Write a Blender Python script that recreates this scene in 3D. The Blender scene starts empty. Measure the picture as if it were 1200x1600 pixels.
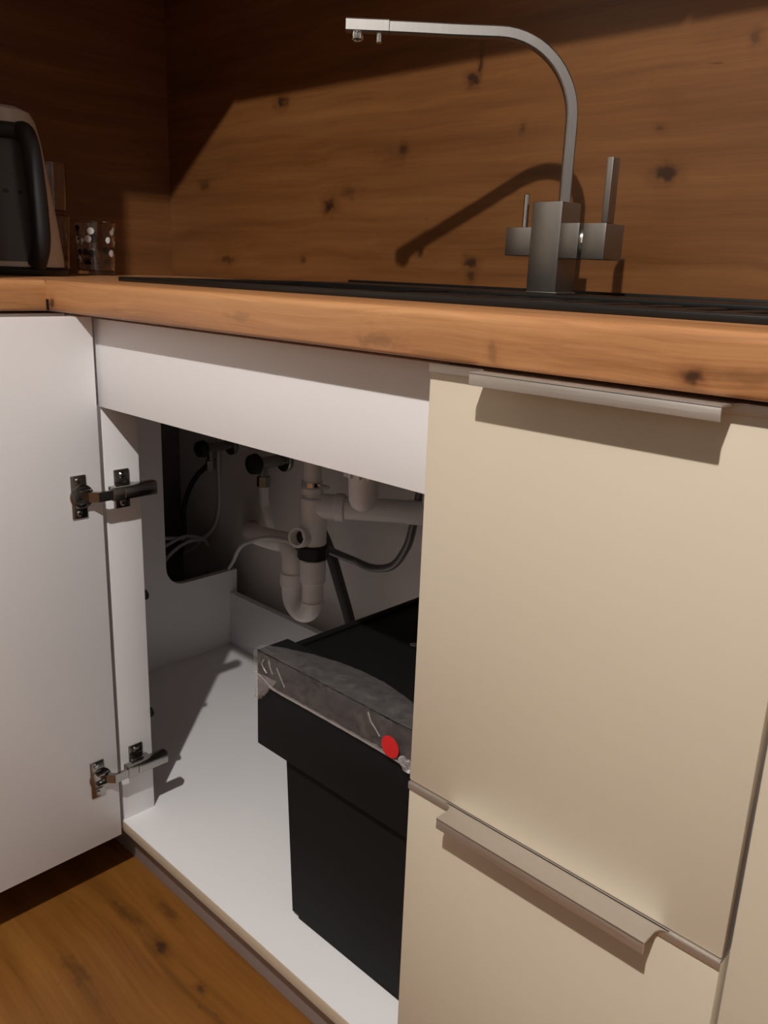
import bpy, bmesh, math, random
from mathutils import Vector, Matrix

# ------------------------------------------------------------------ camera, light, exposure
scn = bpy.context.scene
col = scn.collection
random.seed(7)

cam_data = bpy.data.cameras.new('camera')
cam = bpy.data.objects.new('camera', cam_data)
col.objects.link(cam)
_r = Vector((0.71774764, 0.69537676, 0.03590952))
_u = Vector((-0.21641355, 0.17376414, 0.9607139))
_f = Vector((-0.66181833, 0.69732144, -0.27520775))
M = Matrix((( _r.x, _u.x, -_f.x, 0.0), (_r.y, _u.y, -_f.y, -0.55), (_r.z, _u.z, -_f.z, 0.97), (0, 0, 0, 1)))
cam.matrix_world = M
cam_data.sensor_fit = 'VERTICAL'
cam_data.sensor_height = 36.0
cam_data.lens = 1313.598 / 1600.0 * 36.0
cam_data.clip_start = 0.02
scn.camera = cam

world = bpy.data.worlds.new('world')
scn.world = world
world.use_nodes = True
world.node_tree.nodes['Background'].inputs[0].default_value = (1.0, 0.85, 0.7, 1)
world.node_tree.nodes['Background'].inputs[1].default_value = 0.0

LAMP = (0.123, -1.279, 2.502)
LAMP_POWER = 162.0
LAMP_COLOR = (1.0, 0.95, 0.90)
scn.view_settings.view_transform = 'Standard'
scn.view_settings.look = 'None'
scn.view_settings.exposure = 0.0
scn.view_settings.gamma = 1.0
scn.view_settings.use_curve_mapping = False
scn.cycles.diffuse_bounces = 8
scn.cycles.max_bounces = 14

# ------------------------------------------------------------------ materials
def new_mat(name):
    m = bpy.data.materials.new(name)
    m.use_nodes = True
    nt = m.node_tree
    b = nt.nodes['Principled BSDF']
    return m, nt, b

def link(nt, a, b):
    nt.links.new(a, b)

def math_node(nt, op, a, b=None, c=None, clamp=False):
    n = nt.nodes.new('ShaderNodeMath')
    n.operation = op
    n.use_clamp = clamp
    for i, v in enumerate((a, b, c)):
        if v is None:
            continue
        if isinstance(v, (int, float)):
            n.inputs[i].default_value = v
        else:
            nt.links.new(v, n.inputs[i])
    return n.outputs[0]

def mix_col(nt, fac, a, b, mode='MIX'):
    n = nt.nodes.new('ShaderNodeMix')
    n.data_type = 'RGBA'
    n.blend_type = mode
    for i, v in ((0, fac), (6, a), (7, b)):
        if isinstance(v, (int, float)):
            n.inputs[i].default_value = v
        elif isinstance(v, tuple):
            n.inputs[i].default_value = (*v, 1)
        else:
            nt.links.new(v, n.inputs[i])
    return n.outputs[2]

def plain(name, color, rough=0.5, metal=0.0, var=0.03, spec=0.5, scale=14.0, bump=0.0, aniso=None):
    """painted / laminate / plastic: faint procedural mottling and fine relief"""
    m, nt, b = new_mat(name)
    pos = nt.nodes.new('ShaderNodeNewGeometry').outputs['Position']
    noise = nt.nodes.new('ShaderNodeTexNoise')
    noise.inputs['Scale'].default_value = scale
    noise.inputs['Detail'].default_value = 4
    vec = pos
    if aniso:
        mp = nt.nodes.new('ShaderNodeMapping')
        mp.inputs['Scale'].default_value = aniso
        link(nt, pos, mp.inputs['Vector'])
        vec = mp.outputs[0]
    link(nt, vec, noise.inputs['Vector'])
    lo = tuple(c * (1 - var) for c in color)
    hi = tuple(min(1, c * (1 + var)) for c in color)
    c = mix_col(nt, noise.outputs['Fac'], lo, hi)
    link(nt, c, b.inputs['Base Color'])
    b.inputs['Roughness'].default_value = rough
    b.inputs['Metallic'].default_value = metal
    b.inputs['Specular IOR Level'].default_value = spec
    if aniso:
        r = math_node(nt, 'MULTIPLY_ADD', noise.outputs['Fac'], 0.18, rough - 0.09)
        link(nt, r, b.inputs['Roughness'])
    if bump:
        n2 = nt.nodes.new('ShaderNodeTexNoise')
        n2.inputs['Scale'].default_value = 900
        link(nt, vec, n2.inputs['Vector'])
        bp = nt.nodes.new('ShaderNodeBump')
        bp.inputs['Strength'].default_value = bump
        bp.inputs['Distance'].default_value = 0.0004
        link(nt, n2.outputs['Fac'], bp.inputs['Height'])
        link(nt, bp.outputs[0], b.inputs['Normal'])
    return m

def wood(name, along, dark, mid, light, knots=(), rough=0.45, cross_scale=55.0, knot_dark=(0.03, 0.012, 0.006), contrast=1.0, specks=True, spec=0.5):
    """knotty oak laminate. along = axis of the grain (0 x, 1 y); knots = (point, (rx, ry, rz), strength)"""
    m, nt, b = new_mat(name)
    pos = nt.nodes.new('ShaderNodeNewGeometry').outputs['Position']
    # gentle warping so the grain is not ruler-straight
    wn = nt.nodes.new('ShaderNodeTexNoise')
    wn.inputs['Scale'].default_value = 3.2
    wn.inputs['Detail'].default_value = 2
    link(nt, pos, wn.inputs['Vector'])
    sub = nt.nodes.new('ShaderNodeVectorMath'); sub.operation = 'SUBTRACT'
    link(nt, wn.outputs['Color'], sub.inputs[0]); sub.inputs[1].default_value = (0.5, 0.5, 0.5)
    sc = nt.nodes.new('ShaderNodeVectorMath'); sc.operation = 'SCALE'
    link(nt, sub.outputs[0], sc.inputs[0]); sc.inputs['Scale'].default_value = 0.035
    add = nt.nodes.new('ShaderNodeVectorMath'); add.operation = 'ADD'
    link(nt, pos, add.inputs[0]); link(nt, sc.outputs[0], add.inputs[1])
    p = add.outputs[0]
    # knots
    mask = None
    halo = None
    for (kp, kr, ks) in knots:
        s1 = nt.nodes.new('ShaderNodeVectorMath'); s1.operation = 'SUBTRACT'
        wv = nt.nodes.new('ShaderNodeVectorMath'); wv.operation = 'ADD'
        ws = nt.nodes.new('ShaderNodeVectorMath'); ws.operation = 'SCALE'
        link(nt, pos, s1.inputs[0]); s1.inputs[1].default_value = kp
        d1 = nt.nodes.new('ShaderNodeVectorMath'); d1.operation = 'DIVIDE'
        link(nt, s1.outputs[0], d1.inputs[0]); d1.inputs[1].default_value = kr
        kn = nt.nodes.new('ShaderNodeTexNoise'); kn.inputs['Scale'].default_value = 60
        link(nt, pos, kn.inputs['Vector'])
        ks2 = nt.nodes.new('ShaderNodeVectorMath'); ks2.operation = 'SUBTRACT'
        link(nt, kn.outputs['Color'], ks2.inputs[0]); ks2.inputs[1].default_value = (0.5, 0.5, 0.5)
        link(nt, ks2.outputs[0], ws.inputs[0]); ws.inputs['Scale'].default_value = 1.9
        link(nt, d1.outputs[0], wv.inputs[0]); link(nt, ws.outputs[0], wv.inputs[1])
        ln = nt.nodes.new('ShaderNodeVectorMath'); ln.operation = 'LENGTH'
        link(nt, wv.outputs[0], ln.inputs[0])
        mr = nt.nodes.new('ShaderNodeMapRange'); mr.interpolation_type = 'SMOOTHSTEP'
        link(nt, ln.outputs['Value'], mr.inputs['Value'])
        mr.inputs['From Min'].default_value = 1.0; mr.inputs['From Max'].default_value = 0.3
        mr.inputs['To Min'].default_value = 0.0; mr.inputs['To Max'].default_value = ks
        mr2 = nt.nodes.new('ShaderNodeMapRange'); mr2.interpolation_type = 'SMOOTHSTEP'
        link(nt, ln.outputs['Value'], mr2.inputs['Value'])
        mr2.inputs['From Min'].default_value = 2.2; mr2.inputs['From Max'].default_value = 0.4
        mr2.inputs['To Min'].default_value = 0.0; mr2.inputs['To Max'].default_value = 0.55 * ks
        mask = mr.outputs[0] if mask is None else math_node(nt, 'MAXIMUM', mask, mr.outputs[0])
        halo = mr2.outputs[0] if halo is None else math_node(nt, 'MAXIMUM', halo, mr2.outputs[0])
    def stretched(along_s, cross_s, detail, rough_n=0.55, dist=0.0):
        mp = nt.nodes.new('ShaderNodeMapping')
        s = [cross_s] * 3
        s[along] = along_s
        mp.inputs['Scale'].default_value = s
        link(nt, p, mp.inputs['Vector'])
        n = nt.nodes.new('ShaderNodeTexNoise')
        n.inputs['Scale'].default_value = 1.0
        n.inputs['Detail'].default_value = detail
        n.inputs['Roughness'].default_value = rough_n
        n.inputs['Distortion'].default_value = dist
        link(nt, mp.outputs[0], n.inputs['Vector'])
        return n.outputs['Fac']
    broad = stretched(0.9, 16.0, 3, dist=0.25)
    fine = stretched(4.0, cross_scale * 4.0, 5, 0.65)
    mid_n = stretched(2.2, cross_scale, 4, 0.6, 0.3)
    v = math_node(nt, 'MULTIPLY_ADD', mid_n, 0.55, math_node(nt, 'MULTIPLY', broad, 0.75))
    v = math_node(nt, 'MULTIPLY_ADD', fine, 0.35, v)
    v = math_node(nt, 'MULTIPLY_ADD', math_node(nt, 'SUBTRACT', v, 0.825), 1.7 * contrast, 0.5)
    if halo is not None:
        v = math_node(nt, 'SUBTRACT', v, math_node(nt, 'MULTIPLY', halo, 0.8))
    ramp = nt.nodes.new('ShaderNodeValToRGB')
    e = ramp.color_ramp.elements
    e[0].position = 0.0; e[0].color = (*dark, 1)
    e[1].position = 1.0; e[1].color = (*light, 1)
    em = e.new(0.5); em.color = (*mid, 1)
    link(nt, v, ramp.inputs[0])
    c = ramp.outputs[0]
    if specks:
        sp = stretched(22.0, 60.0, 1, 0.4, 0.8)
        sm = nt.nodes.new('ShaderNodeMapRange')
        link(nt, sp, sm.inputs['Value'])
        sm.inputs['From Min'].default_value = 0.79; sm.inputs['From Max'].default_value = 0.84
        sm.inputs['To Max'].default_value = 0.55
        c = mix_col(nt, sm.outputs[0], c, knot_dark)
    if mask is not None:
        c = mix_col(nt, mask, c, knot_dark)
    link(nt, c, b.inputs['Base Color'])
    b.inputs['Roughness'].default_value = rough
    b.inputs['Specular IOR Level'].default_value = spec
    bp = nt.nodes.new('ShaderNodeBump')
    bp.inputs['Strength'].default_value = 0.12
    bp.inputs['Distance'].default_value = 0.0006
    link(nt, fine, bp.inputs['Height'])
    link(nt, bp.outputs[0], b.inputs['Normal'])
    return m

K = 0.02
splash_knots = [
    ((-1.265, 0.6, 1.088), (0.020, 0.1, 0.015), 0.95), ((-1.212, 0.6, 1.109), (0.032, 0.1, 0.018), 0.35),
    ((-0.931, 0.6, 1.268), (0.013, 0.1, 0.010), 0.95), ((-0.918, 0.6, 1.290), (0.005, 0.1, 0.024), 0.8),
    ((-1.078, 0.6, 1.173), (0.011, 0.1, 0.011), 0.75), ((-0.585, 0.6, 1.111), (0.020, 0.1, 0.011), 0.85),
    ((-0.914, 0.6, 0.989), (0.017, 0.1, 0.010), 0.85), ((-0.912, 0.6, 0.965), (0.009, 0.1, 0.012), 0.6),
    ((-1.410, 0.6, 1.281), (0.020, 0.1, 0.012), 0.9), ((-1.597, 0.6, 0.983), (0.030, 0.1, 0.011), 0.55),
    ((-1.676, 0.6, 1.138), (0.024, 0.1, 0.010), 0.55), ((-0.487, 0.6, 1.264), (0.008, 0.1, 0.010), 0.5),
    ((-1.34, 0.6, 0.985), (0.010, 0.1, 0.008), 0.5), ((-0.60, 0.6, 1.17), (0.007, 0.1, 0.006), 0.5),
    ((-0.83, 0.6, 1.19), (0.006, 0.1, 0.009), 0.5), ((-1.10, 0.6, 1.16), (0.05, 0.1, 0.02), 0.18),
]
M_SPLASH = wood('oak_splash', 0, (0.098, 0.037, 0.0105), (0.182, 0.072, 0.0205), (0.255, 0.110, 0.034), splash_knots, rough=0.42)
M_SPLASH_Y = wood('oak_splash_return', 1, (0.098, 0.037, 0.0105), (0.182, 0.072, 0.0205), (0.255, 0.110, 0.034), [((-1.817, 0.1, 1.2), (0.1, 0.03, 0.015), 0.8)], rough=0.45)
top_knots = [
    ((-0.236, -0.0165, 0.912), (0.0105, 0.03, 0.0065), 0.85), ((-0.398, -0.0165, 0.914), (0.006, 0.03, 0.012), 0.3),
    ((-0.523, -0.0165, 0.912), (0.03, 0.03, 0.007), 0.3), ((-0.20, -0.0165, 0.916), (0.03, 0.03, 0.006), 0.22),
    ((-1.145, -0.0165, 0.912), (0.010, 0.03, 0.010), 0.8), ((-0.72, -0.0165, 0.92), (0.03, 0.03, 0.006), 0.2),
]
M_TOP = wood('oak_worktop', 0, (0.28, 0.118, 0.044), (0.455, 0.21, 0.084), (0.57, 0.29, 0.125), top_knots, rough=0.40, cross_scale=120, contrast=1.35)
M_TOP_Y = wood('oak_worktop_return', 1, (0.28, 0.118, 0.044), (0.455, 0.21, 0.084), (0.57, 0.29, 0.125), [], rough=0.38, cross_scale=90)
floor_knots = [((-0.933, -0.019, -0.012), (0.018, 0.010, 0.1), 0.75), ((-0.99, 0.03, -0.012), (0.04, 0.012, 0.1), 0.4),
               ((-0.825, -0.02, -0.012), (0.010, 0.006, 0.1), 0.6), ((-1.02, -0.02, -0.012), (0.05, 0.010, 0.1), 0.35),
               ((-0.98, -0.13, -0.012), (0.06, 0.014, 0.1), 0.3)]
M_FLOOR = wood('oak_floor', 0, (0.125, 0.046, 0.008), (0.235, 0.091, 0.0155), (0.32, 0.135, 0.028), floor_knots, rough=0.4, cross_scale=44, contrast=1.25)

M_WHITE = plain('white_melamine', (0.86, 0.85, 0.86), 0.42, var=0.012, bump=0.15)
M_CREAM = plain('cream_lacquer', (0.72, 0.635, 0.50), 0.36, var=0.012)
M_EDGE = plain('beige_edging', (0.62, 0.52, 0.39), 0.5, var=0.05)
M_ALU = plain('brushed_aluminium', (0.68, 0.64, 0.59), 0.58, 1.0, 0.06, aniso=(3, 200, 200), scale=6)
M_NICKEL = plain('brushed_nickel', (0.33, 0.315, 0.30), 0.41, 1.0, 0.07, aniso=(150, 150, 4), scale=6)
M_CHROME = plain('polished_chrome', (0.75, 0.74, 0.72), 0.08, 1.0, 0.02)
M_HINGE = plain('nickel_hinge_steel', (0.36, 0.345, 0.325), 0.2, 1.0, 0.05)
M_CUP_SHADE = plain('hinge_cup_shade', (0.03, 0.03, 0.03), 0.25, 0.6, 0.1)  # near-black colour stands for the shade inside the hinge cup
M_BLACK = plain('matt_black_plastic', (0.0045, 0.0045, 0.0045), 0.6, var=0.15, bump=0.2, spec=0.2)
M_BINBLACK = plain('anthracite_bin_plastic', (0.009, 0.0095, 0.0097), 0.6, var=0.10, bump=0.2, spec=0.15)
M_SINK = plain('black_granite_composite', (0.009, 0.0085, 0.008), 0.42, var=0.3, scale=900, spec=0.4)
M_PIPE = plain('grey_white_pipe_plastic', (0.88, 0.85, 0.83), 0.36, var=0.03)
M_RUBBER = plain('black_rubber', (0.01, 0.01, 0.011), 0.55, var=0.1)
M_HOSE = plain('braided_steel_hose', (0.20, 0.195, 0.19), 0.4, 0.7, 0.35, scale=700)
M_GREYHOSE = plain('dark_grey_hose', (0.06, 0.058, 0.056), 0.6, var=0.1)
M_CABLE = plain('white_cable', (0.62, 0.62, 0.64), 0.45, var=0.03)
M_DARKCABLE = plain('dark_blue_cable', (0.01, 0.012, 0.02), 0.5, var=0.1)
M_BRASS = plain('dull_valve_metal', (0.30, 0.30, 0.27), 0.3, 0.9, 0.2, scale=40)
M_PLINTH = plain('grey_brown_plinth', (0.36, 0.295, 0.275), 0.55, var=0.04)
M_RAW = plain('bare_grey_plaster', (0.16, 0.155, 0.15), 0.9, var=0.08, bump=0.3)
M_WALL = plain('off_white_plaster', (0.88, 0.84, 0.81), 0.85, var=0.03, bump=0.3)
M_ROOM = plain('room_plaster', (0.24, 0.235, 0.23), 0.85, var=0.03)
M_CEIL = plain('ceiling_plaster', (0.10, 0.095, 0.09), 0.85, var=0.03)
M_RED = plain('red_sticker', (0.70, 0.02, 0.025), 0.4, var=0.05)
M_KETTLE = plain('white_kettle_enamel', (0.62, 0.57, 0.53), 0.3, var=0.03)

def glass_mat(name, tint=(0.95, 0.95, 0.95)):
    m, nt, b = new_mat(name)
    b.inputs['Base Color'].default_value = (*tint, 1)
    b.inputs['Transmission Weight'].default_value = 1.0
    b.inputs['IOR'].default_value = 1.5
    n = nt.nodes.new('ShaderNodeTexNoise'); n.inputs['Scale'].default_value = 30
    r = math_node(nt, 'MULTIPLY', n.outputs['Fac'], 0.03)
    link(nt, r, b.inputs['Roughness'])
    return m
M_GLASS = glass_mat('clear_glass')

def film_mat(name, cover):
    """clear packing film: mostly see-through, a thin haze plus sharp highlights from wrinkles"""
    m, nt, b = new_mat(name)
    out = nt.nodes['Material Output']
    pos = nt.nodes.new('ShaderNodeNewGeometry').outputs['Position']
    n = nt.nodes.new('ShaderNodeTexNoise')
    n.inputs['Scale'].default_value = 55; n.inputs['Detail'].default_value = 5; n.inputs['Distortion'].default_value = 1.2
    link(nt, pos, n.inputs['Vector'])
    bp = nt.nodes.new('ShaderNodeBump'); bp.inputs['Strength'].default_value = 0.5; bp.inputs['Distance'].default_value = 0.004
    link(nt, n.outputs['Fac'], bp.inputs['Height'])
    b.inputs['Base Color'].default_value = (0.55, 0.49, 0.48, 1)
    b.inputs['Roughness'].default_value = 0.22
    b.inputs['Specular IOR Level'].default_value = 0.9
    link(nt, bp.outputs[0], b.inputs['Normal'])
    tr = nt.nodes.new('ShaderNodeBsdfTransparent')
    mx = nt.nodes.new('ShaderNodeMixShader')
    fac = math_node(nt, 'MULTIPLY_ADD', math_node(nt, 'SUBTRACT', n.outputs['Fac'], 0.5), 0.25, cover, clamp=True)
    link(nt, fac, mx.inputs[0])
    link(nt, tr.outputs[0], mx.inputs[1]); link(nt, b.outputs[0], mx.inputs[2])
    link(nt, mx.outputs[0], out.inputs['Surface'])
    return m
M_FILM = film_mat('clear_packing_film', 0.16)
M_FILM2 = film_mat('crumpled_packing_film', 0.34)

# ------------------------------------------------------------------ geometry helpers
class MB:
    def __init__(self):
        self.v = []; self.f = []
    def add(self, vs, fs):
        o = len(self.v)
        self.v += [tuple(x) for x in vs]
        self.f += [tuple(i + o for i in f) for f in fs]
        return self
    def bm(self, bm):
        bm.verts.index_update()
        return self.add([v.co[:] for v in bm.verts], [[v.index for v in f.verts] for f in bm.faces])
    def box(self, x0, x1, y0, y1, z0, z1, bev=0.0, seg=2, rot=None, piv=None):
        bm = bmesh.new()
        bmesh.ops.create_cube(bm, size=1.0)
        for v in bm.verts:
            v.co = ((x0 + x1) / 2 + v.co.x * (x1 - x0), (y0 + y1) / 2 + v.co.y * (y1 - y0), (z0 + z1) / 2 + v.co.z * (z1 - z0))
        if bev > 0:
            bmesh.ops.bevel(bm, geom=bm.edges[:], offset=bev, segments=seg, profile=0.5, affect='EDGES')
        if rot is not None:
            bmesh.ops.rotate(bm, cent=piv, matrix=rot, verts=bm.verts[:])
        bmesh.ops.recalc_face_normals(bm, faces=bm.faces[:])
        self.bm(bm); bm.free()
        return self
    def prism(self, pts, axis, a, b):
        """polygon pts (2-D in the other two axes, in x<y<z order) extruded along axis from a to b"""
        n = len(pts)
        def mk(p, t):
            q = list(p); q.insert(axis, t); return q
        vs = [mk(p, a) for p in pts] + [mk(p, b) for p in pts]
        fs = [list(range(n))[::-1], list(range(n, 2 * n))] + [[i, (i + 1) % n, n + (i + 1) % n, n + i] for i in range(n)]
        bm = bmesh.new()
        bv = [bm.verts.new(v) for v in vs]
        for f in fs:
            bm.faces.new([bv[i] for i in f])
        bmesh.ops.recalc_face_normals(bm, faces=bm.faces[:])
        self.bm(bm); bm.free()
        return self
    def lathe(self, prof, center, axis=(0, 0, 1), seg=32, closed=False):
        """prof = (radius, height) along axis from center"""
        az = Vector(axis).normalized()
        ax = az.orthogonal().normalized(); ay = az.cross(ax)
        c = Vector(center)
        vs, fs = [], []
        for (r, h) in prof:
            for k in range(seg):
                t = 2 * math.pi * k / seg
                vs.append(c + az * h + (ax * math.cos(t) + ay * math.sin(t)) * max(r, 1e-5))
        n = len(prof)
        for i in range(n if closed else n - 1):
            j = (i + 1) % n
            for k in range(seg):
                k2 = (k + 1) % seg
                fs.append((i * seg + k, i * seg + k2, j * seg + k2, j * seg + k))
        if not closed:
            fs.append(tuple(range(seg))[::-1])
            fs.append(tuple(range((n - 1) * seg, n * seg)))
        return self.add(vs, fs)
    def cyl(self, a, b, r, seg=24, bev=0.0):
        a = Vector(a); b = Vector(b); h = (b - a).length
        pr = [(r, 0), (r, h)] if not bev else [(r - bev, 0), (r, bev), (r, h - bev), (r - bev, h)]
        return self.lathe(pr, a, b - a, seg)
    def tube(self, pts, r, seg=14, sub=6, cap=True):
        P = smooth(pts, sub)
        n = len(P)
        T = [((P[min(i + 1, n - 1)] - P[max(i - 1, 0)]).normalized()) for i in range(n)]
        u = T[0].orthogonal().normalized()
        vs, fs = [], []
        for i in range(n):
            u = (u - T[i] * u.dot(T[i])).normalized()
            w = T[i].cross(u)
            rr = r if not callable(r) else r(i / (n - 1))
            for k in range(seg):
                t = 2 * math.pi * k / seg
                vs.append(P[i] + (u * math.cos(t) + w * math.sin(t)) * rr)
        for i in range(n - 1):
            for k in range(seg):
                k2 = (k + 1) % seg
                fs.append((i * seg + k, i * seg + k2, (i + 1) * seg + k2, (i + 1) * seg + k))
        if cap:
            fs.append(tuple(range(seg))[::-1]); fs.append(tuple(range((n - 1) * seg, n * seg)))
        return self.add(vs, fs)
    def sweep_rect(self, pts, side, w, t):
        """square tube along pts; side = fixed sideways direction"""
        n = len(pts); side = Vector(side).normalized()
        vs, fs = [], []
        b = 0.0016
        ring = [(-w/2 + b, -t/2), (w/2 - b, -t/2), (w/2, -t/2 + b), (w/2, t/2 - b), (w/2 - b, t/2), (-w/2 + b, t/2), (-w/2, t/2 - b), (-w/2, -t/2 + b)]
        m = len(ring)
        for i in range(n):
            d = (pts[min(i + 1, n - 1)] - pts[max(i - 1, 0)]).normalized()
            up = side.cross(d).normalized()
            for (a, c) in ring:
                vs.append(pts[i] + side * a + up * c)
        for i in range(n - 1):
            for k in range(m):
                k2 = (k + 1) % m
                fs.append((i * m + k, i * m + k2, (i + 1) * m + k2, (i + 1) * m + k))
        fs.append(tuple(range(m))[::-1]); fs.append(tuple(range((n - 1) * m, n * m)))
        bm = bmesh.new()
        bv = [bm.verts.new(v) for v in vs]
        for f in fs:
            bm.faces.new([bv[i] for i in f])
        bmesh.ops.recalc_face_normals(bm, faces=bm.faces[:])
        self.bm(bm); bm.free()
        return self
    def build(self, name, mat, parent=None, origin=None, smooth_angle=35):
        """link as ONE mesh; coordinates are given in the world and shifted to the parent's base"""
        me = bpy.data.meshes.new(name)
        o = Vector((0, 0, 0))
        if parent is not None:
            p = parent
            while p is not None:
                o = o + p.location
                p = p.parent
        elif origin is not None:
            o = Vector(origin)
        me.from_pydata([tuple(Vector(v) - o) for v in self.v], [], self.f)
        me.validate()
        bm = bmesh.new(); bm.from_mesh(me)
        bmesh.ops.recalc_face_normals(bm, faces=bm.faces[:])
        bm.to_mesh(me); bm.free()
        me.polygons.foreach_set('use_smooth', [True] * len(me.polygons))
        me.set_sharp_from_angle(angle=math.radians(smooth_angle))
        me.materials.append(mat)
        ob = bpy.data.objects.new(name, me)
        col.objects.link(ob)
        if parent is not None:
            ob.parent = parent
        elif origin is not None:
            ob.location = origin
        return ob

def smooth(pts, sub):
    P = [Vector(p) for p in pts]
    if sub <= 1 or len(P) < 3:
        return P
    out = []
    for i in range(len(P) - 1):
        p0 = P[max(i - 1, 0)]; p1 = P[i]; p2 = P[i + 1]; p3 = P[min(i + 2, len(P) - 1)]
        for k in range(sub):
            t = k / sub
            out.append(0.5 * ((2 * p1) + (p2 - p0) * t + (2 * p0 - 5 * p1 + 4 * p2 - p3) * t * t + (3 * p1 - p0 - 3 * p2 + p3) * t ** 3))
    out.append(P[-1])
    return out

def arc(cx, cy, r, a0, a1, n):
    return [(cx + r * math.cos(math.radians(a0 + (a1 - a0) * i / n)), cy + r * math.sin(math.radians(a0 + (a1 - a0) * i / n))) for i in range(n + 1)]

def thing(name, label, cat, loc, group=None):
    o = bpy.data.objects.new(name, None)
    o.empty_display_size = 0.05
    col.objects.link(o)
    o.location = loc
    o['label'] = label; o['category'] = cat
    if group:
        o['group'] = group
    return o

def tag(o, label, cat, group=None):
    o['label'] = label; o['category'] = cat
    if group:
        o['group'] = group
    return o

def struct(o):
    o['kind'] = 'structure'
    return o

def lab(o, text):
    o['label'] = text
    return o

# ------------------------------------------------------------------ the room
ZF = -0.012
ZC = 2.56
XL, XR, YB, YF = -1.83, 2.3, 0.612, -2.9
struct(MB().box(XL - .1, XR + .1, YF - .1, YB + .1, ZF - .05, ZF).build('floor', M_FLOOR))
struct(MB().box(XL - .1, XR + .1, YF - .1, YB + .1, ZC, ZC + .05).build('ceiling', M_CEIL))
struct(MB().box(XL - .1, XR + .1, YB, YB + .1, ZF, ZC).build('wall_back', M_WALL))
struct(MB().box(XL - .1, XL, YF, YB, ZF, ZC).build('wall_left', M_RAW))
struct(MB().box(XR, XR + .1, YF, YB, ZF, ZC).build('wall_right', M_ROOM))
struct(MB().box(XL - .1, XR + .1, YF - .1, YF, ZF, ZC).build('wall_front', M_ROOM))

# ceiling spot (off frame, the only light of the picture)
lamp = thing('ceiling_spotlight', 'round white ceiling spotlight above the kitchen floor', 'lamp', (LAMP[0], LAMP[1], ZC))
MB().lathe([(0.030, 0.0), (0.046, 0.0), (0.048, -0.006), (0.046, -0.012), (0.034, -0.012), (0.030, -0.004)], (LAMP[0], LAMP[1], ZC), seg=32, closed=True).build('trim_ring', M_WHITE, lamp)
MB().lathe([(0.010, -0.004), (0.012, -0.03), (0.006, -0.035)], (LAMP[0], LAMP[1], ZC), seg=16).build('lamp_holder', M_CHROME, lamp)
ld = bpy.data.lights.new('bulb', 'POINT')
ld.energy = LAMP_POWER
ld.color = LAMP_COLOR
ld.shadow_soft_size = 0.022
lo = bpy.data.objects.new('bulb', ld)
col.objects.link(lo)
lo.parent = lamp
lo.location = (0, 0, LAMP[2] - ZC)

# ------------------------------------------------------------------ wall cladding
tag(MB().box(-1.817, 0.34, 0.600, 0.6115, 0.9425, 1.56).build('splashback_panel', M_SPLASH, origin=(-0.74, 0.606, 0.9425)),
    'knotty oak splashback board on the back wall behind the tap, half lit by the spotlight', 'splashback')
tag(MB().box(-1.8295, -1.817, -0.104, 0.600, 0.9425, 1.56).build('splashback_panel', M_SPLASH_Y, origin=(-1.823, 0.24, 0.9425)),
    'dark oak splashback board on the left wall behind the kettle and glasses', 'splashback')

# wall cabinets above the frame; they cast the shadow seen on the splashback
def wall_cab(label, x0, x1, y0, y1, fx):
    t = thing('wall_cabinet', label, 'cabinet', ((x0 + x1) / 2, (y0 + y1) / 2, 1.56))
    if fx:
        MB().box(x0, x1 - .019, y0, y1, 1.56, 2.2, .001).build('carcass', M_WHITE, t)
        MB().box(x1 - .018, x1, y0 + .002, y1, 1.56, 2.198, .0015).build('door', M_CREAM, t)
    else:
        MB().box(x0, x1, y0 + .019, y1, 1.56, 2.2, .001).build('carcass', M_WHITE, t)
        MB().box(x0 + .002, (x0 + x1) / 2 - .002, y0, y0 + .018, 1.56, 2.198, .0015).build('door', M_CREAM, t)
        MB().box((x0 + x1) / 2 + .002, x1 - .002, y0, y0 + .018, 1.56, 2.198, .0015).build('door', M_CREAM, t)
wall_cab('cream wall cabinet above the sink and tap', -1.190, 0.34, 0.185, 0.611, False)
wall_cab('cream corner wall cabinet above the kettle', -1.829, -1.193, -0.104, 0.611, True)
t = thing('tall_cabinet', 'tall cream cabinet at the left end of the return worktop', 'cabinet', (-1.5, -0.42, ZF))
MB().box(-1.829, -1.184, -0.72, -0.106, ZF + .1, 2.2, .001).build('carcass', M_WHITE, t)
MB().box(-1.183, -1.165, -0.718, -0.107, ZF + .1, 2.198, .0015).build('door', M_CREAM, t)
MB().box(-1.8, -1.23, -0.71, -0.12, ZF, ZF + .1).build('plinth', M_BLACK, t)

# ------------------------------------------------------------------ worktops
ZT, ZB = 0.942, 0.9008
YE = -0.0165
def edge_profile(e, back, sgn=1):
    """cross-section of a post-formed worktop edge, front at e, going back to back"""
    r = 0.0075; r2 = 0.004
    p = [(back, ZB)]
    p += [(e + r2 - r2 * math.sin(math.radians(a)), ZB + r2 - r2 * math.cos(math.radians(a))) for a in (0, 30, 60, 90)]
    p += [(e + r - r * math.cos(math.radians(a)), ZT - r + r * math.sin(math.radians(a))) for a in (0, 15, 30, 45, 60, 75, 90)]
    p += [(back, ZT)]
    return p
SX0, SX1, SY0, SY1 = -1.17, -0.17, 0.098, 0.572       # sink outline
mb = MB()
mb.prism(edge_profile(YE, 0.116), 0, -1.16, 0.33)
mb.box(-1.817, -1.16, YE + .0005, 0.116, ZB, ZT)
mb.box(-1.817, -1.152, 0.116, 0.556, ZB, ZT)
mb.box(-0.19, 0.33, 0.116, 0.556, ZB, ZT)
mb.box(-1.817, 0.33, 0.556, 0.600, ZB, ZT)
tag(mb.build('worktop', M_TOP, origin=(-0.74, 0.29, ZB)), 'long oak worktop with rounded front edge holding the black sink', 'worktop')
mb = MB()
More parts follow.
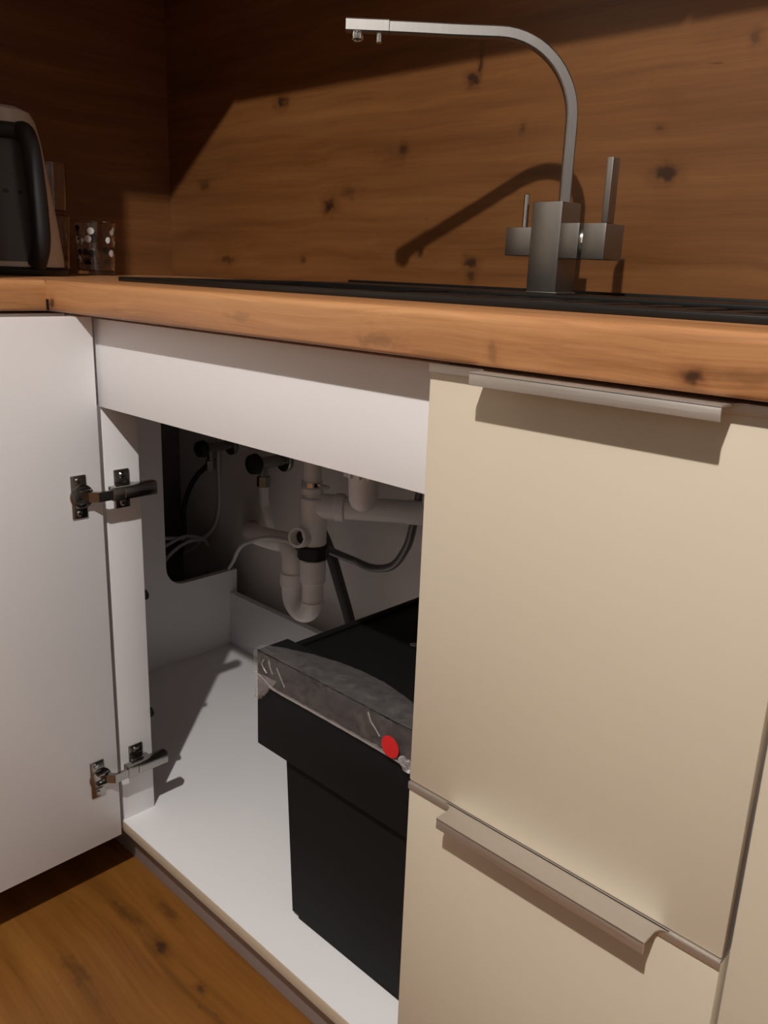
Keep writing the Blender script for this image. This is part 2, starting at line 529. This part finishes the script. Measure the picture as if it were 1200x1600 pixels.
pr = edge_profile(0.0, 0.655)
pts = [(-1.16 - y, z) for (y, z) in pr]
mb.prism(pts, 1, -0.105, YE)
tag(mb.build('worktop', M_TOP_Y, origin=(-1.49, -0.065, ZB)), 'short oak return worktop at far left meeting the sink worktop in a corner', 'worktop')
# strip of dark sealing at the joint of the two tops
tag(MB().box(-1.1598, -1.1535, YE - .0012, YE + .0004, ZB + .001, ZB + .016, .0004).build('joint_plug', M_BLACK, origin=(-1.157, YE, ZB)),
    'small dark plug in the corner joint of the two oak worktops', 'joint plug')

# ------------------------------------------------------------------ sink
sink = thing('sink', 'long black composite sink with drainer let into the oak worktop', 'sink', (-0.67, 0.335, ZT))
ZR = 0.9485
def ring_frame(mb, o, i, z0, z1):
    """flat frame between outer and inner rectangles"""
    (a, b, c, d) = o; (e, f, g, h) = i
    mb.box(a, b, c, g, z0, z1, .0012); mb.box(a, b, h, d, z0, z1, .0012)
    mb.box(a, e, g, h, z0, z1, .0012); mb.box(f, b, g, h, z0, z1, .0012)
mb = MB()
ring_frame(mb, (SX0, SX1, SY0, SY1), (-1.13, -0.205, 0.140, 0.415), ZT, ZR)
mb.box(SX0, SX1, SY1 - .010, SY1, ZT, ZR + .004, .002)
mb.build('rim', M_SINK, sink)
def bowl(x0, x1, y0, y1, z0, z1, w):
    m = MB()
    m.box(x0, x1, y0, y1, z0, z0 + w)
    m.box(x0, x0 + w, y0, y1, z0 + w, z1); m.box(x1 - w, x1, y0, y1, z0 + w, z1)
    m.box(x0 + w, x1 - w, y0, y0 + w, z0 + w, z1); m.box(x0 + w, x1 - w, y1 - w, y1, z0 + w, z1)
    return m
bowl(-1.132, -0.805, 0.138, 0.417, 0.77, 0.946, .008).build('bowl', M_SINK, sink)
m = MB()
m.box(-0.803, -0.203, 0.138, 0.417, 0.925, 0.940)
for k in range(11):
    x = -0.77 + k * 0.052
    m.box(x, x + .018, 0.16, 0.395, 0.940, 0.9445, .0015)
m.build('drainer', M_SINK, sink)
MB().lathe([(0.0, 0), (.042, 0), (.044, .002), (.036, .004), (0.0, .003)], (-0.97, 0.28, 0.778)).build('strainer', M_CHROME, sink)

# ------------------------------------------------------------------ tap
FX, FY = -0.663, 0.461
tap = thing('kitchen_tap', 'brushed nickel kitchen tap with square arched spout and cross shaped body', 'tap', (FX, FY, ZR))
MB().box(FX - .0245, FX + .0250, FY - .0232, FY + .0250, ZR + .0002, ZR + .003, .001).build('base_plate', M_NICKEL, tap)
m = MB()
m.box(-0.6862, -0.6402, .4380, .4840, ZR + .003, 1.0655, .0010)
m.box(-0.6405, -0.6120, .4380, .4840, 0.9945, 1.0385, .0010)
m.build('body', M_NICKEL, tap)
MB().box(-0.7280, -0.6864, .440, .478, 0.9970, 1.0338, .0010).build('filter_valve', M_NICKEL, tap)
MB().cyl((-0.7065, .453, 1.0336), (-0.7065, .453, 1.0775), .0042, 16, .0012).build('filter_lever', M_CHROME, tap)
MB().cyl((-0.6122, .461, 1.0165), (-0.6058, .461, 1.0165), .0195, 32).build('chrome_collar', M_CHROME, tap)
knob = MB().box(-0.6060, -0.5735, .4380, .4840, 0.9940, 1.0380, .0010).build('mixer_knob', M_NICKEL, tap)
MB().box(-0.5820, -0.5735, .4390, .4560, 1.0381, 1.1150, .0008).build('lever', M_NICKEL, knob)
sd = Vector((-0.7314, -0.6820, 0)).normalized()
side = Vector((0.6820, -0.7314, 0)).normalized()
SB = Vector((-0.653, 0.462, 0))
def sp(s, z): return SB + sd * s + Vector((0, 0, z))
R = 0.100
pts = [sp(0, 1.065), sp(0, 1.10), sp(0, 1.14)]
pts += [sp(R - R * math.cos(math.radians(a)), 1.2635 - R + R * math.sin(math.radians(a))) for a in range(0, 91, 6)]
pts += [sp(.16, 1.2638), sp(.20, 1.2645), sp(.2385, 1.2650)]
MB().sweep_rect(pts, side, .0145, .0140).build('spout', M_NICKEL, tap)
hd = MB().sweep_rect([sp(.2393, 1.2655), sp(.26, 1.2655), sp(.2935, 1.2658)], side, .0155, .0150).build('spout_head', M_NICKEL, tap)
MB().lathe([(.008, 0), (.0085, -.0035), (.0075, -.008), (.0055, -.009), (.005, -.0055)], sp(.279, 1.2580), seg=24).build('aerator', M_CHROME, hd)
MB().lathe([(.0042, 0), (.0042, -.0105), (.0033, -.011)], sp(.2515, 1.2580), seg=20).build('filter_outlet', M_CHROME, hd)

# ------------------------------------------------------------------ corner base cabinet under the sink
KY = 0.018
FZ0, FZ1 = 0.0815, 0.0995
cab = thing('sink_base_cabinet', 'open white corner base cabinet under the sink with its door swung out', 'cabinet', (-1.0, 0.29, FZ0))
MB().box(-1.545, -0.487, KY + .0012, 0.585, FZ0, FZ1, .0006).build('bottom_panel', M_WHITE, cab)
lab(MB().box(-1.096, -0.487, KY, KY + .0012, FZ0, FZ1, .0004).build('edge_band', M_EDGE, cab), 'beige front edge of the bottom panel')
MB().box(-1.0975, -0.4775, KY, KY + .016, 0.774, 0.8945, .0008).build('front_rail', M_WHITE, cab)
# left side panel with the rounded service cut-out at the back
cut = [(0.60, 0.284)]
c0 = arc(0.378 + .045, 0.284 + .045, .045, 270, 180, 8)
prof = [(KY + .002, FZ1), (0.566, FZ1), (0.566, 0.284)] + c0 + [(0.378, 0.895), (KY + .002, 0.895)]
MB().prism(prof, 0, -1.545, -1.530).build('side_panel', M_WHITE, cab)
MB().box(-0.4935, -0.4785, KY + .017, 0.585, FZ1, 0.895, .0005).build('side_panel', M_WHITE, cab)
MB().box(-1.529, -0.494, 0.545, 0.561, FZ1, 0.230, .0008).build('back_rail', M_WHITE, cab)
MB().box(-1.545, -1.1165, KY, KY + .016, FZ1, 0.8945, .0008).build('blind_panel', M_WHITE, cab)
MB().box(-1.1155, -1.0965, 0.0215, 0.0765, FZ1, 0.7738, .0008).build('hinge_post', M_WHITE, cab)
for zz in (0.475, 0.272):
    MB().cyl((-1.1005, 0.0762, zz), (-1.1005, 0.0815, zz), .008, 16, .001).build('cover_cap', M_BLACK, cab)
XD = -1.0885
door = MB().box(XD - .018, XD, -0.585, 0.0115, FZ0 + .0005, 0.897, .0012).build('door', M_WHITE, cab)

def hinge(zc, name_label):
    h = MB()
    # arm: folded steel channel from the door to the end of the post
    h.box(-1.0835, -1.0685, 0.018, 0.089, zc - .0100, zc + .0100, .0018)
    h.box(-1.0690, -1.0672, 0.036, 0.088, zc - .0070, zc + .0070, .0006)
    h.box(-1.0855, -1.0825, 0.030, 0.066, zc - .0065, zc + .0065, .0008)
    arm = h.build('hinge', M_HINGE, cab)
    lab(arm, name_label)
    l = MB()
    l.prism([(-1.0875, -0.014), (-1.0775, -0.014), (-1.0680, -0.004), (-1.0680, 0.018), (-1.0735, 0.018), (-1.0735, 0.0), (-1.080, -0.007), (-1.0875, -0.007)], 2, zc - .0070, zc + .0070)
    l.build('link', M_HINGE, arm)
    c = MB()
    c.box(XD, XD + .0022, -0.035, -0.0125, zc - .031, zc + .031, .0009)
    c.lathe([(.0175, 0), (.0175, .0024), (.0160, .003), (.0150, .0024), (.0140, .0010), (0.0, .0006)], (XD, -0.0195, zc), (1, 0, 0), 32)
    c.box(XD + .001, XD + .009, -0.026, -0.010, zc - .0105, zc - .0075, .0006)
    c.box(XD + .001, XD + .009, -0.026, -0.010, zc + .0075, zc + .0105, .0006)
    for s in (-1, 1):
        c.lathe([(.0042, 0), (.0042, .0010), (.0030, .0020), (0, .0022)], (XD + .0020, -0.025, zc + s * .0235), (1, 0, 0), 16)
    c.build('cup_plate', M_HINGE, arm)
    MB().lathe([(.0138, .0011), (.0138, .0018), (0.0, .0014)], (XD, -0.0195, zc), (1, 0, 0), 28).build('cup', M_CUP_SHADE, arm)  # dark disc paints the shade of a sunken cup on the solid door
    pl = MB()
    xs = -1.0965
    pl.box(xs, xs + .0030, 0.034, 0.058, zc - .029, zc + .029, .0012)
    pl.box(xs + .002, xs + .0115, 0.036, 0.064, zc - .0080, zc + .0080, .0010)
    for s in (-1, 1):
        pl.lathe([(.0052, 0), (.0052, .0012), (.0036, .0028), (0, .003)], (xs + .003, 0.046, zc + s * .0205), (1, 0, 0), 16)
    pl.build('mounting_plate', M_HINGE, arm)
hinge(0.6515, 'upper steel hinge')
hinge(0.2005, 'lower steel hinge')

tag(MB().box(-1.222, 0.33, 0.056, 0.072, ZF + .0005, FZ0 - .0015, .0006).build('plinth_board', M_PLINTH, origin=(-0.44, 0.064, ZF)),
    'grey brown plinth board along the floor under the open cabinet', 'plinth')
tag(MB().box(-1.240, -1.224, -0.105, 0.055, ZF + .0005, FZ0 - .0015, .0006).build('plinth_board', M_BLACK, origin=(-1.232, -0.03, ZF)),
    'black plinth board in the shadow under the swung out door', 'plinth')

# ------------------------------------------------------------------ drawer cabinet
def handle(parent, ztop, x0, x1, g0, g1, lip):
    """aluminium edge profile: thin lip along the whole front with a pull in the middle"""
    m = MB()
    t = .0014
    m.box(x0, x1, -0.0016, 0.0165, ztop - t, ztop, .0004)
    m.box(x0, x1, -0.0018, -0.0002, ztop - .0078, ztop - t * .5, .0004)
    f = .008
    d = -0.0255
    poly = [(g0 - f, 0.0), (g0 - f, -0.0016)]
    poly += [(g0 - f + f * math.sin(math.radians(a)), -0.0016 - f + f * math.cos(math.radians(a))) for a in (15, 30, 45, 60, 75, 90)]
    poly += [(g0, d), (g1, d)]
    poly += [(g1 + f - f * math.sin(math.radians(a)), -0.0016 - f + f * math.cos(math.radians(a))) for a in (90, 75, 60, 45, 30, 15, 0)]
    poly += [(g1 + f, 0.0)]
    m.prism(poly, 2, ztop - t, ztop)
    m.box(g0, g1, d, d + .0016, ztop - lip, ztop - t * .4, .0004)
    return m.build('handle', M_ALU, parent)
dr = thing('drawer_cabinet', 'cream drawer cabinet with aluminium pull handles beside the open cabinet', 'cabinet', (-0.317, 0.28, FZ0))
MB().box(-0.476, -0.158, KY + .001, 0.585, FZ0, 0.893, .001).build('carcass', M_WHITE, dr)
X0, X1 = -0.4738, -0.1608
up = MB().box(X0, X1, 0.0, 0.0178, 0.4895, 0.8950, .0012).build('drawer_front', M_CREAM, dr)
lab(up, 'upper drawer front')
handle(up, 0.8968, X0, X1, -0.4115, -0.2105, .0105)
lw = MB().box(X0, X1, 0.0, 0.0178, FZ0, 0.4850, .0012).build('drawer_front', M_CREAM, dr)
lab(lw, 'lower drawer front')
handle(lw, 0.4880, X0, X1, -0.4170, -0.2095, .0112)
nb = thing('neighbour_cabinet', 'cream cabinet front at the right edge beside the drawers', 'cabinet', (0.08, 0.28, FZ0))
MB().box(-0.1562, 0.33, 0.0, 0.0178, FZ0, 0.8945, .0012).build('front_panel', M_CREAM, nb)
MB().box(-0.1555, 0.33, KY + .001, 0.585, FZ0, 0.893, .001).build('carcass', M_WHITE, nb)

# return cabinet behind the open door
rc = thing('return_cabinet', 'white return cabinet behind the open door below the corner worktop', 'cabinet', (-1.5, -0.05, FZ0))
MB().box(-1.829, -1.196, -0.104, 0.0, FZ0, 0.8965, .001).build('carcass', M_WHITE, rc)
MB().box(-1.195, -1.177, -0.104, 0.0165, FZ0, 0.8965, .001).build('front_panel', M_WHITE, rc)

# ------------------------------------------------------------------ pull-out bin
bn = thing('pull_out_bin', 'black pull out waste bin with film wrapped front rail inside the cabinet', 'waste bin', (-0.65, 0.27, FZ1))
BX = -0.505
m = MB()
m.prism([(-0.748, 0.108), (BX, 0.108), (BX, 0.400), (-0.7665, 0.400)], 1, 0.083, 0.44)
m.build('bucket', M_BINBLACK, bn)
MB().box(-0.738, BX, 0.085, 0.43, FZ1 + .0004, 0.1075, .0008).build('foot', M_BINBLACK, bn)
MB().box(-0.808, BX, 0.070, 0.0825, 0.351, 0.4475, .0012).build('front_panel', M_BINBLACK, bn)
rail = MB().box(-0.808, BX, 0.070, 0.122, 0.448, 0.4890, .0015).build('front_rail', M_BINBLACK, bn)
m = MB()
m.box(-0.792, BX, 0.1225, 0.46, 0.405, 0.4845, .002)
m.box(-0.792, -0.782, 0.1225, 0.46, 0.4845, 0.4890, .001)
m.box(-0.782, BX, 0.450, 0.46, 0.4845, 0.4890, .001)
m.build('lid', M_BLACK, bn)
# packing film around the front rail
def film_sheet(fn, nu, nv):
    vs = [fn(i / nu, j / nv) for j in range(nv + 1) for i in range(nu + 1)]
    fs = [(j * (nu + 1) + i, j * (nu + 1) + i + 1, (j + 1) * (nu + 1) + i + 1, (j + 1) * (nu + 1) + i) for j in range(nv) for i in range(nu)]
    return vs, fs
def wr(a, b):
    return (math.sin(a * 37 + b * 11) * math.sin(a * 13 - b * 23) + .6 * math.sin(a * 71 + b * 31)) * .5
def front(u, v):
    x = -0.8095 + u * (BX + 0.8095 - .001)
    crump = max(0, 1 - u / .28) + .9 * max(0, 1 - abs(u - .80) / .09)
    return (x, 0.0682 - .0016 * (1 + wr(u * 2.2, v * 1.1)) * (.25 + crump) - .0006, 0.4462 + v * .0445 + .0010 * wr(u * 3, v))
m = MB(); m.add(*film_sheet(front, 90, 10))
f1 = m.build('packing_film', M_FILM, rail, smooth_angle=18)
lab(f1, 'crinkled clear packing film')
def topf(u, v):
    x = -0.8095 + u * (BX + 0.8095 - .001)
    depth = .016 + .042 * math.sin(math.pi * min(1, max(0, (u - .02) / .98))) ** .8
    return (x, 0.0670 + v * depth, 0.4908 + .0010 * (1 + wr(u * 2, v)) + .002 * math.sin(math.pi * v) * (u > .05))
m = MB(); m.add(*film_sheet(topf, 70, 8))
m.build('packing_film', M_FILM, rail, smooth_angle=18)
def flap(u, v):
    w = .044 * (1 - .72 * v)
    return (-0.8075 + u * w, 0.0668 - .005 * math.sin(3.1 * u) * v - .0012 * wr(u, v * 2), 0.4600 - .037 * v + .004 * wr(u * 1.3, v))
def hem(u, v):
    x = -0.775 + u * .232
    return (x, 0.0658 - .0008 * wr(u * 2, v), 0.4455 + v * (.0050 + .0016 * wr(u * 1.7, .3)))
m = MB(); m.add(*film_sheet(hem, 40, 3))
m.build('film_hem', M_FILM2, rail, smooth_angle=18)
m = MB(); m.add(*film_sheet(flap, 10, 10))
lab(m.build('film_flap', M_FILM2, rail, smooth_angle=18), 'loose film flap at left end of the rail')
def gather(u, v):
    return (-0.545 + u * .036, 0.0655 - .004 * math.sin(6 * u + 3 * v), 0.4500 - .010 * u + (v - .5) * .012 * (1 - .4 * u) + .003 * wr(u * 3, v))
m = MB(); m.add(*film_sheet(gather, 10, 6))
m.build('film_flap', M_FILM2, rail, smooth_angle=18)
def scrap(u, v):
    return (-0.688 + u * .035, 0.236 + u * .022 + .003 * wr(u, v), 0.4852 + v * (.004 + .010 * u) + .002 * wr(u * 2, v))
m = MB(); m.add(*film_sheet(scrap, 8, 5))
m.build('film_scrap', M_FILM2, bn, smooth_angle=18)
# creases and the rolled lower hem of the film
m = MB()
m.tube([(-0.8072, .0655, .4595), (-0.785, .0650, .4545), (-0.765, .0655, .4475), (-0.70, .0662, .4470), (-0.62, .0662, .4468), (-0.56, .0655, .4462), (-0.535, .0640, .4455)], .0011, 6, 5)
m.tube([(-0.776, .0640, .487), (-0.7725, .0635, .478), (-0.768, .0638, .470)], .0009, 6, 4)
m.tube([(-0.786, .0640, .484), (-0.789, .0635, .476), (-0.780, .0638, .467)], .0009, 6, 4)
m.tube([(-0.760, .0640, .482), (-0.752, .0635, .472), (-0.744, .0638, .461)], .0008, 6, 4)
m.tube([(-0.596, .0640, .488), (-0.590, .0630, .479), (-0.584, .0632, .474), (-0.576, .0634, .466)], .0010, 6, 4)
m.build('film_crease', M_FILM2, rail)
lab(MB().lathe([(0.0, 0), (.0130, 0), (.0132, .0004), (0.0, .0006)], (-0.5585, .0628, .4610), (0, -1, 0), 28).build('round_sticker', M_RED, rail), 'round red sticker')

# ------------------------------------------------------------------ plumbing
dp = thing('drain_trap', 'pale plastic drain trap with black nut hanging behind the bin', 'drain trap', (-1.07, 0.40, 0.34))
SXc, SY = -1.073, 0.40
tr = [(SXc, SY, .470), (SXc, SY, .42), (SXc, SY, .392)]
RL = 0.0300
dirx = Vector((-1.0, 0.03, 0)).normalized()
for a in range(0, 181, 20):
    o = Vector((SXc, SY, .392)) + dirx * (RL - RL * math.cos(math.radians(a))) + Vector((0, 0, -RL * math.sin(math.radians(a)) * 1.15))
    if a: tr.append(tuple(o))
LL = Vector((SXc, SY, 0)) + dirx * (2 * RL)
tr += [(LL.x, LL.y, .415)]
MB().tube(tr, .0195, 20, 3).build('trap_bend', M_PIPE, dp)
m = MB()
m.cyl((SXc, SY, .425), (SXc, SY, .470), .0235, 28, .002); m.cyl((SXc, SY, .385), (SXc, SY, .389), .0215, 28, .001)
m.cyl((LL.x, LL.y, .400), (LL.x, LL.y, .428), .0225, 28, .002)
m.build('socket', M_PIPE, dp)
m = MB()
m.lathe([(.024, .470), (.0285, .472), (.0285, .494), (.024, .497)], (SXc, SY, 0), seg=10)
lab(m.build('union_nut', M_RUBBER, dp), 'black union nut')
MB().cyl((-1.105, .392, .484), (-1.092, .385, .497), .007, 12, .001).build('nut_lug', M_RUBBER, dp)
m = MB()
m.tube([(LL.x, LL.y, .425), (LL.x, LL.y, .450), (LL.x - .006, LL.y + .002, .466), (LL.x - .024, LL.y + .006, .477), (-1.185, .402, .476), (-1.225, .404, .473), (-1.275, .424, .463), (-1.36, .482, .433), (-1.45, .546, .401), (-1.53, .606, .372)], .0195, 18, 5)
m.build('waste_pipe', M_PIPE, dp)
m = MB()
m.cyl((SXc, SY, .497), (SXc, SY, .585), .0235, 28, .002)
m.cyl((SXc - .004, SY, .585), (SXc - .004, SY, .591), .0160, 24)
m.cyl((SXc - .004, SY, .590), (SXc - .004, SY, .602), .0195, 24, .001)
hpd = Vector((.79, .61, 0)).normalized()
H0 = Vector((SXc, SY, .568))
m.cyl(H0, H0 + hpd * .050, .0225, 28)
m.cyl(H0 + hpd * .038, H0 + hpd * .056, .0250, 28, .002)
m.build('tee_body', M_PIPE, dp)
# open spigot looking at the room
sg = Vector((0.30, -0.93, .20)).normalized()
s0 = Vector((-1.079, .388, .512))
m = MB()
m.lathe([(.0185, -.03), (.0185, .030), (.0172, .032), (.0135, .032), (.0125, .028), (.0125, -.01)], s0, sg, 28)
m.build('open_spigot', M_PIPE, dp)
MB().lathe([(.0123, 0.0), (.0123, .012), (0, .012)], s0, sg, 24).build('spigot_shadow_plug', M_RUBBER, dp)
m = MB()
m.cyl(H0 + hpd * .045, H0 + hpd * .175, .0205, 24)
m.tube([H0 + hpd * .165, H0 + hpd * .192, H0 + hpd * .207 + Vector((0, 0, .008)), H0 + hpd * .212 + Vector((0, 0, .030)), H0 + hpd * .212 + Vector((0, 0, .10))], .0215, 20, 4)
m.build('cross_pipe', M_PIPE, dp)
m = MB()
m.cyl((SXc - .004, SY, .602), (SXc - .004, SY, .768), .0160, 24)
m.build('riser_pipe', M_PIPE, dp)
m = MB()
m.lathe([(.0166, .604), (.0190, .604), (.0190, .612), (.0166, .612)], (SXc - .004, SY, 0), seg=24, closed=True)
m.box(SXc + .014, SXc + .036, SY - .004, SY + .004, .605, .611, .001)
m.build('clamp_ring', M_CHROME, dp)
# second drain: cup hanging from the sink
d2 = thing('sink_drain', 'pale plastic drain cup under the sink right of the trap', 'drain', (-0.90, 0.34, 0.60))
cx, cy = -0.885, 0.335
m = MB()
m.lathe([(0.0, .612), (.010, .613), (.018, .619), (.0225, .630), (.0235, .645), (.0235, .666), (.0275, .667), (.0275, .684), (.033, .685), (.033, .694), (.040, .695), (.040, .768)], (cx, cy, 0), seg=32)
m.build('cup', M_PIPE, d2)
m = MB()
for k in range(12):
    a = k * math.pi / 6
    m.box(cx + .0285 * math.cos(a) - .003, cx + .0285 * math.cos(a) + .003, cy + .0285 * math.sin(a) - .003, cy + .0285 * math.sin(a) + .003, .668, .683, .001)
m.build('grip_ribs', M_PIPE, d2)

tag(MB().tube([(-1.105, .428, .492), (-1.115, .47, .462), (-1.085, .515, .436), (-1.045, .525, .430), (-1.0, .53, .445), (-.965, .525, .485), (-.945, .52, .53), (-.93, .52, .62), (-.93, .52, .76)], .0075, 12, 8).build('braided_hose', M_HOSE, origin=(-1.0, .52, .43)),
    'grey braided hose looping below the cross pipe', 'hose')
tag(MB().tube([(-1.135, .47, .50), (-1.135, .50, .44), (-1.115, .522, .34), (-1.085, .525, .27), (-1.03, .525, .20), (-.95, .52, .15)], .011, 12, 8).build('drain_hose', M_GREYHOSE, origin=(-1.1, .52, .3)),
    'dark flexible hose running down behind the trap towards the bin', 'hose')
tag(MB().tube([(-1.088, .372, .498), (-1.12, .368, .500), (-1.165, .368, .492), (-1.2155, .375, .472), (-1.29, .41, .440), (-1.3655, .45, .398), (-1.46, .505, .335), (-1.56, .56, .2745), (-1.60, .58, .25)], .0042, 10, 8).build('thin_hose', M_CABLE, origin=(-1.3, .5, .4)),
    'thin white hose arching left from the drain trap', 'hose')

# stop valves on the wall
def valve(x, z, label, s=1.0):
    v = thing('stop_valve', label, 'valve', (x, .60, z))
    m = MB()
    m.cyl((x, .611, z), (x, .600, z), .024 * s, 24, .002)
    m.cyl((x, .600, z), (x, .535, z), .011 * s, 20, .001)
    m.cyl((x, .548, z), (x, .548, z - .045), .0085 * s, 18, .001)
    m.cyl((x, .548, z - .030), (x, .548, z - .052), .0125 * s, 6)
    m.build('body', M_BRASS, v)
    MB().lathe([(.0, -.0), (.016 * s, 0), (.020 * s, .006), (.018 * s, .02), (.010 * s, .026), (0, .027)], (x, .535, z), (0, -1, 0), 16).build('knob', M_RUBBER, v)
valve(-1.600, .565, 'dark stop valve at the far left of the wall behind the cut-out')
valve(-1.405, .565, 'metal stop valve between the cut-out and the riser pipe', 1.15)
tag(MB().tube([(-1.405, .548, .512), (-1.40, .548, .47), (-1.385, .548, .44), (-1.385, .55, .405)], .011, 14, 6).build('supply_pipe', M_PIPE, origin=(-1.4, .548, .45)),
    'short grey supply pipe below the metal stop valve', 'pipe')

cables = [
    ('white_cable', M_CABLE, .0045, [(-1.64, .60, .60), (-1.645, .60, .50), (-1.65, .605, .43), (-1.66, .60, .36), (-1.68, .57, .315), (-1.72, .55, .28)], 'white cable hanging vertically behind the cut-out'),
    ('dark_cable', M_DARKCABLE, .006, [(-1.66, .60, .52), (-1.70, .57, .47), (-1.72, .55, .40), (-1.71, .54, .33), (-1.70, .52, .28)], 'dark curved cable behind the cut-out'),
    ('white_cable', M_CABLE, .0042, [(-1.57, .30, .40), (-1.60, .36, .385), (-1.63, .43, .362), (-1.66, .48, .345), (-1.68, .52, .33)], 'white cable running from the left edge of the cut-out'),
    ('white_cable', M_CABLE, .0040, [(-1.60, .36, .335), (-1.64, .45, .340), (-1.66, .51, .343), (-1.665, .56, .327), (-1.68, .59, .30)], 'white cable looped across the bottom of the cut-out'),
    ('white_cable', M_CABLE, .0042, [(-1.585, .375, .27), (-1.61, .41, .30), (-1.63, .46, .325), (-1.645, .51, .334), (-1.66, .56, .325)], 'white cable slanting up from the lower corner of the cut-out'),
]
for (n, mt, r, P, lb) in cables:
    tag(MB().tube(P, r, 10, 8).build(n, mt, origin=P[0]), lb, 'cable')

# ------------------------------------------------------------------ kettle
kx, ky = -1.4755, 0.072
ZK = ZT
kt = thing('kettle', 'white tapered kettle with black handle on the return worktop', 'kettle', (kx, ky, ZK))
MB().lathe([(0.0, 0), (.088, 0), (.090, .003), (.090, .010), (.086, .014), (0, .014)], (kx, ky, ZK), seg=40).build('base', M_RUBBER, kt)
mk = M_KETTLE
mw, nt, b = new_mat('kettle_window_print')
g = nt.nodes.new('ShaderNodeNewGeometry')
vo = nt.nodes.new('ShaderNodeTexVoronoi'); vo.inputs['Scale'].default_value = 60
mp = nt.nodes.new('ShaderNodeMapping'); mp.inputs['Scale'].default_value = (1, 1, 1.3)
link(nt, g.outputs['Position'], mp.inputs['Vector']); link(nt, mp.outputs[0], vo.inputs['Vector'])
sx = nt.nodes.new('ShaderNodeSeparateXYZ'); link(nt, g.outputs['Position'], sx.inputs[0])
band = math_node(nt, 'COMPARE', sx.outputs['Z'], 1.078, .011)
dots = math_node(nt, 'LESS_THAN', vo.outputs['Distance'], .33)
c = mix_col(nt, math_node(nt, 'MULTIPLY', band, dots), (0.085, 0.09, 0.095), (0.02, 0.02, 0.02))
link(nt, c, b.inputs['Base Color']); b.inputs['Roughness'].default_value = .3
body = [(0.0, .014), (.084, .014), (.0845, .02), (.078, .08), (.069, .15), (.060, .21), (.0535, .238), (.046, .252), (.030, .259), (0, .262)]
MB().lathe(body, (kx, ky, ZK), seg=48).build('body', mk, kt)
# spout on the far side from the handle, handle loop towards the room
hdv = Vector((0.995, 0.07, 0)).normalized()
def kp(r, z): return Vector((kx, ky, ZK)) + hdv * r + Vector((0, 0, z))
m = MB()
m.tube([kp(.060, .218), kp(.078, .216), kp(.091, .195), kp(.099, .15), kp(.104, .10), kp(.103, .050), kp(.086, .018)], .0145, 16, 8)
hn = m.build('handle', M_RUBBER, kt)
m = MB()
band = []
for k in range(13):
    a = math.atan2(hdv.y, hdv.x) + math.radians(8 - k * 9)
    band.append(Vector((kx + .0635 * math.cos(a), ky + .0635 * math.sin(a), ZK + .218)))
m.tube(band, .0125, 12, 2)
m.build('handle_mount', M_RUBBER, kt)
m = MB()
m.lathe([(.010, 0), (.017, .02), (.020, .034), (.017, .034), (.014, .02)], kp(-.052, .205), tuple(-hdv * .8 + Vector((0, 0, .6))), 20)
m.build('spout', mk, kt)

# dark water window on the side of the kettle facing the room
m = MB()
nv, nu = 10, 14
prw = [(.0848, .022), (.0785, .08), (.0695, .15), (.0622, .205)]
def rad(z):
    for (r0, z0), (r1, z1) in zip(prw, prw[1:]):
        if z <= z1 + 1e-6:
            return r0 + (r1 - r0) * (z - z0) / (z1 - z0)
    return prw[-1][0]
ha = math.atan2(hdv.y, hdv.x)
vs = []
for j in range(nv + 1):
    z = .022 + .183 * j / nv
    for i in range(nu + 1):
        a = ha + math.radians(14 - 74 * i / nu)
        e = 0.0 if (i in (0, nu) or j in (0, nv)) else .0008
        vs.append((kx + (rad(z) + .0002 + e) * math.cos(a), ky + (rad(z) + .0002 + e) * math.sin(a), ZK + z))
fs = [(j * (nu + 1) + i, j * (nu + 1) + i + 1, (j + 1) * (nu + 1) + i + 1, (j + 1) * (nu + 1) + i) for j in range(nv) for i in range(nu)]
m.add(vs, fs)
lab(m.build('water_window', mw, kt), 'dark grey water window')

# ------------------------------------------------------------------ glasses
gx, gy = -1.617, 0.300
mg, nt, b = new_mat('glass_with_printed_dots')
g = nt.nodes.new('ShaderNodeNewGeometry')
vo = nt.nodes.new('ShaderNodeTexVoronoi'); vo.inputs['Scale'].default_value = 52; vo.inputs['Randomness'].default_value = .55
link(nt, g.outputs['Position'], vo.inputs['Vector'])
sx = nt.nodes.new('ShaderNodeSeparateXYZ'); link(nt, g.outputs['Position'], sx.inputs[0])
dm = math_node(nt, 'LESS_THAN', vo.outputs['Distance'], .36)
dm = math_node(nt, 'MULTIPLY', dm, math_node(nt, 'COMPARE', sx.outputs['Z'], .998, .036))
sc_ = nt.nodes.new('ShaderNodeSeparateColor'); link(nt, vo.outputs['Color'], sc_.inputs[0])
wb = math_node(nt, 'GREATER_THAN', sc_.outputs[0], .5)
link(nt, mix_col(nt, dm, (.95, .95, .95), mix_col(nt, wb, (.02, .02, .02), (.75, .72, .70))), b.inputs['Base Color'])
link(nt, math_node(nt, 'SUBTRACT', 1.0, dm), b.inputs['Transmission Weight'])
b.inputs['Roughness'].default_value = .03; b.inputs['IOR'].default_value = 1.5
def tumbler(x, y, z, r0, r1, h, mat, label, grp=None):
    m = MB()
    w = .0022
    m.lathe([(0, 0), (r0 - .002, 0), (r0, .002), (r1, h - .001), (r1 - w / 2, h), (r1 - w, h - .001), (r0 - w, .010), (r0 - .006, .008), (0, .008)], (x, y, z), seg=36)
    return tag(m.build('drinking_glass', mat, origin=(x, y, z)), label, 'glass', grp)
tumbler(gx, gy, ZT + .0003, .0345, .0400, .100, mg, 'drinking glass printed with black and white dots in front of the splashback')
tumbler(-1.665, .235, ZT + .0003, .030, .036, .108, M_GLASS, 'clear glass at the bottom of the stack behind the kettle')
tumbler(-1.665, .235, ZT + .1085, .030, .035, .095, M_GLASS, 'clear glass standing on top of another glass behind the kettle')
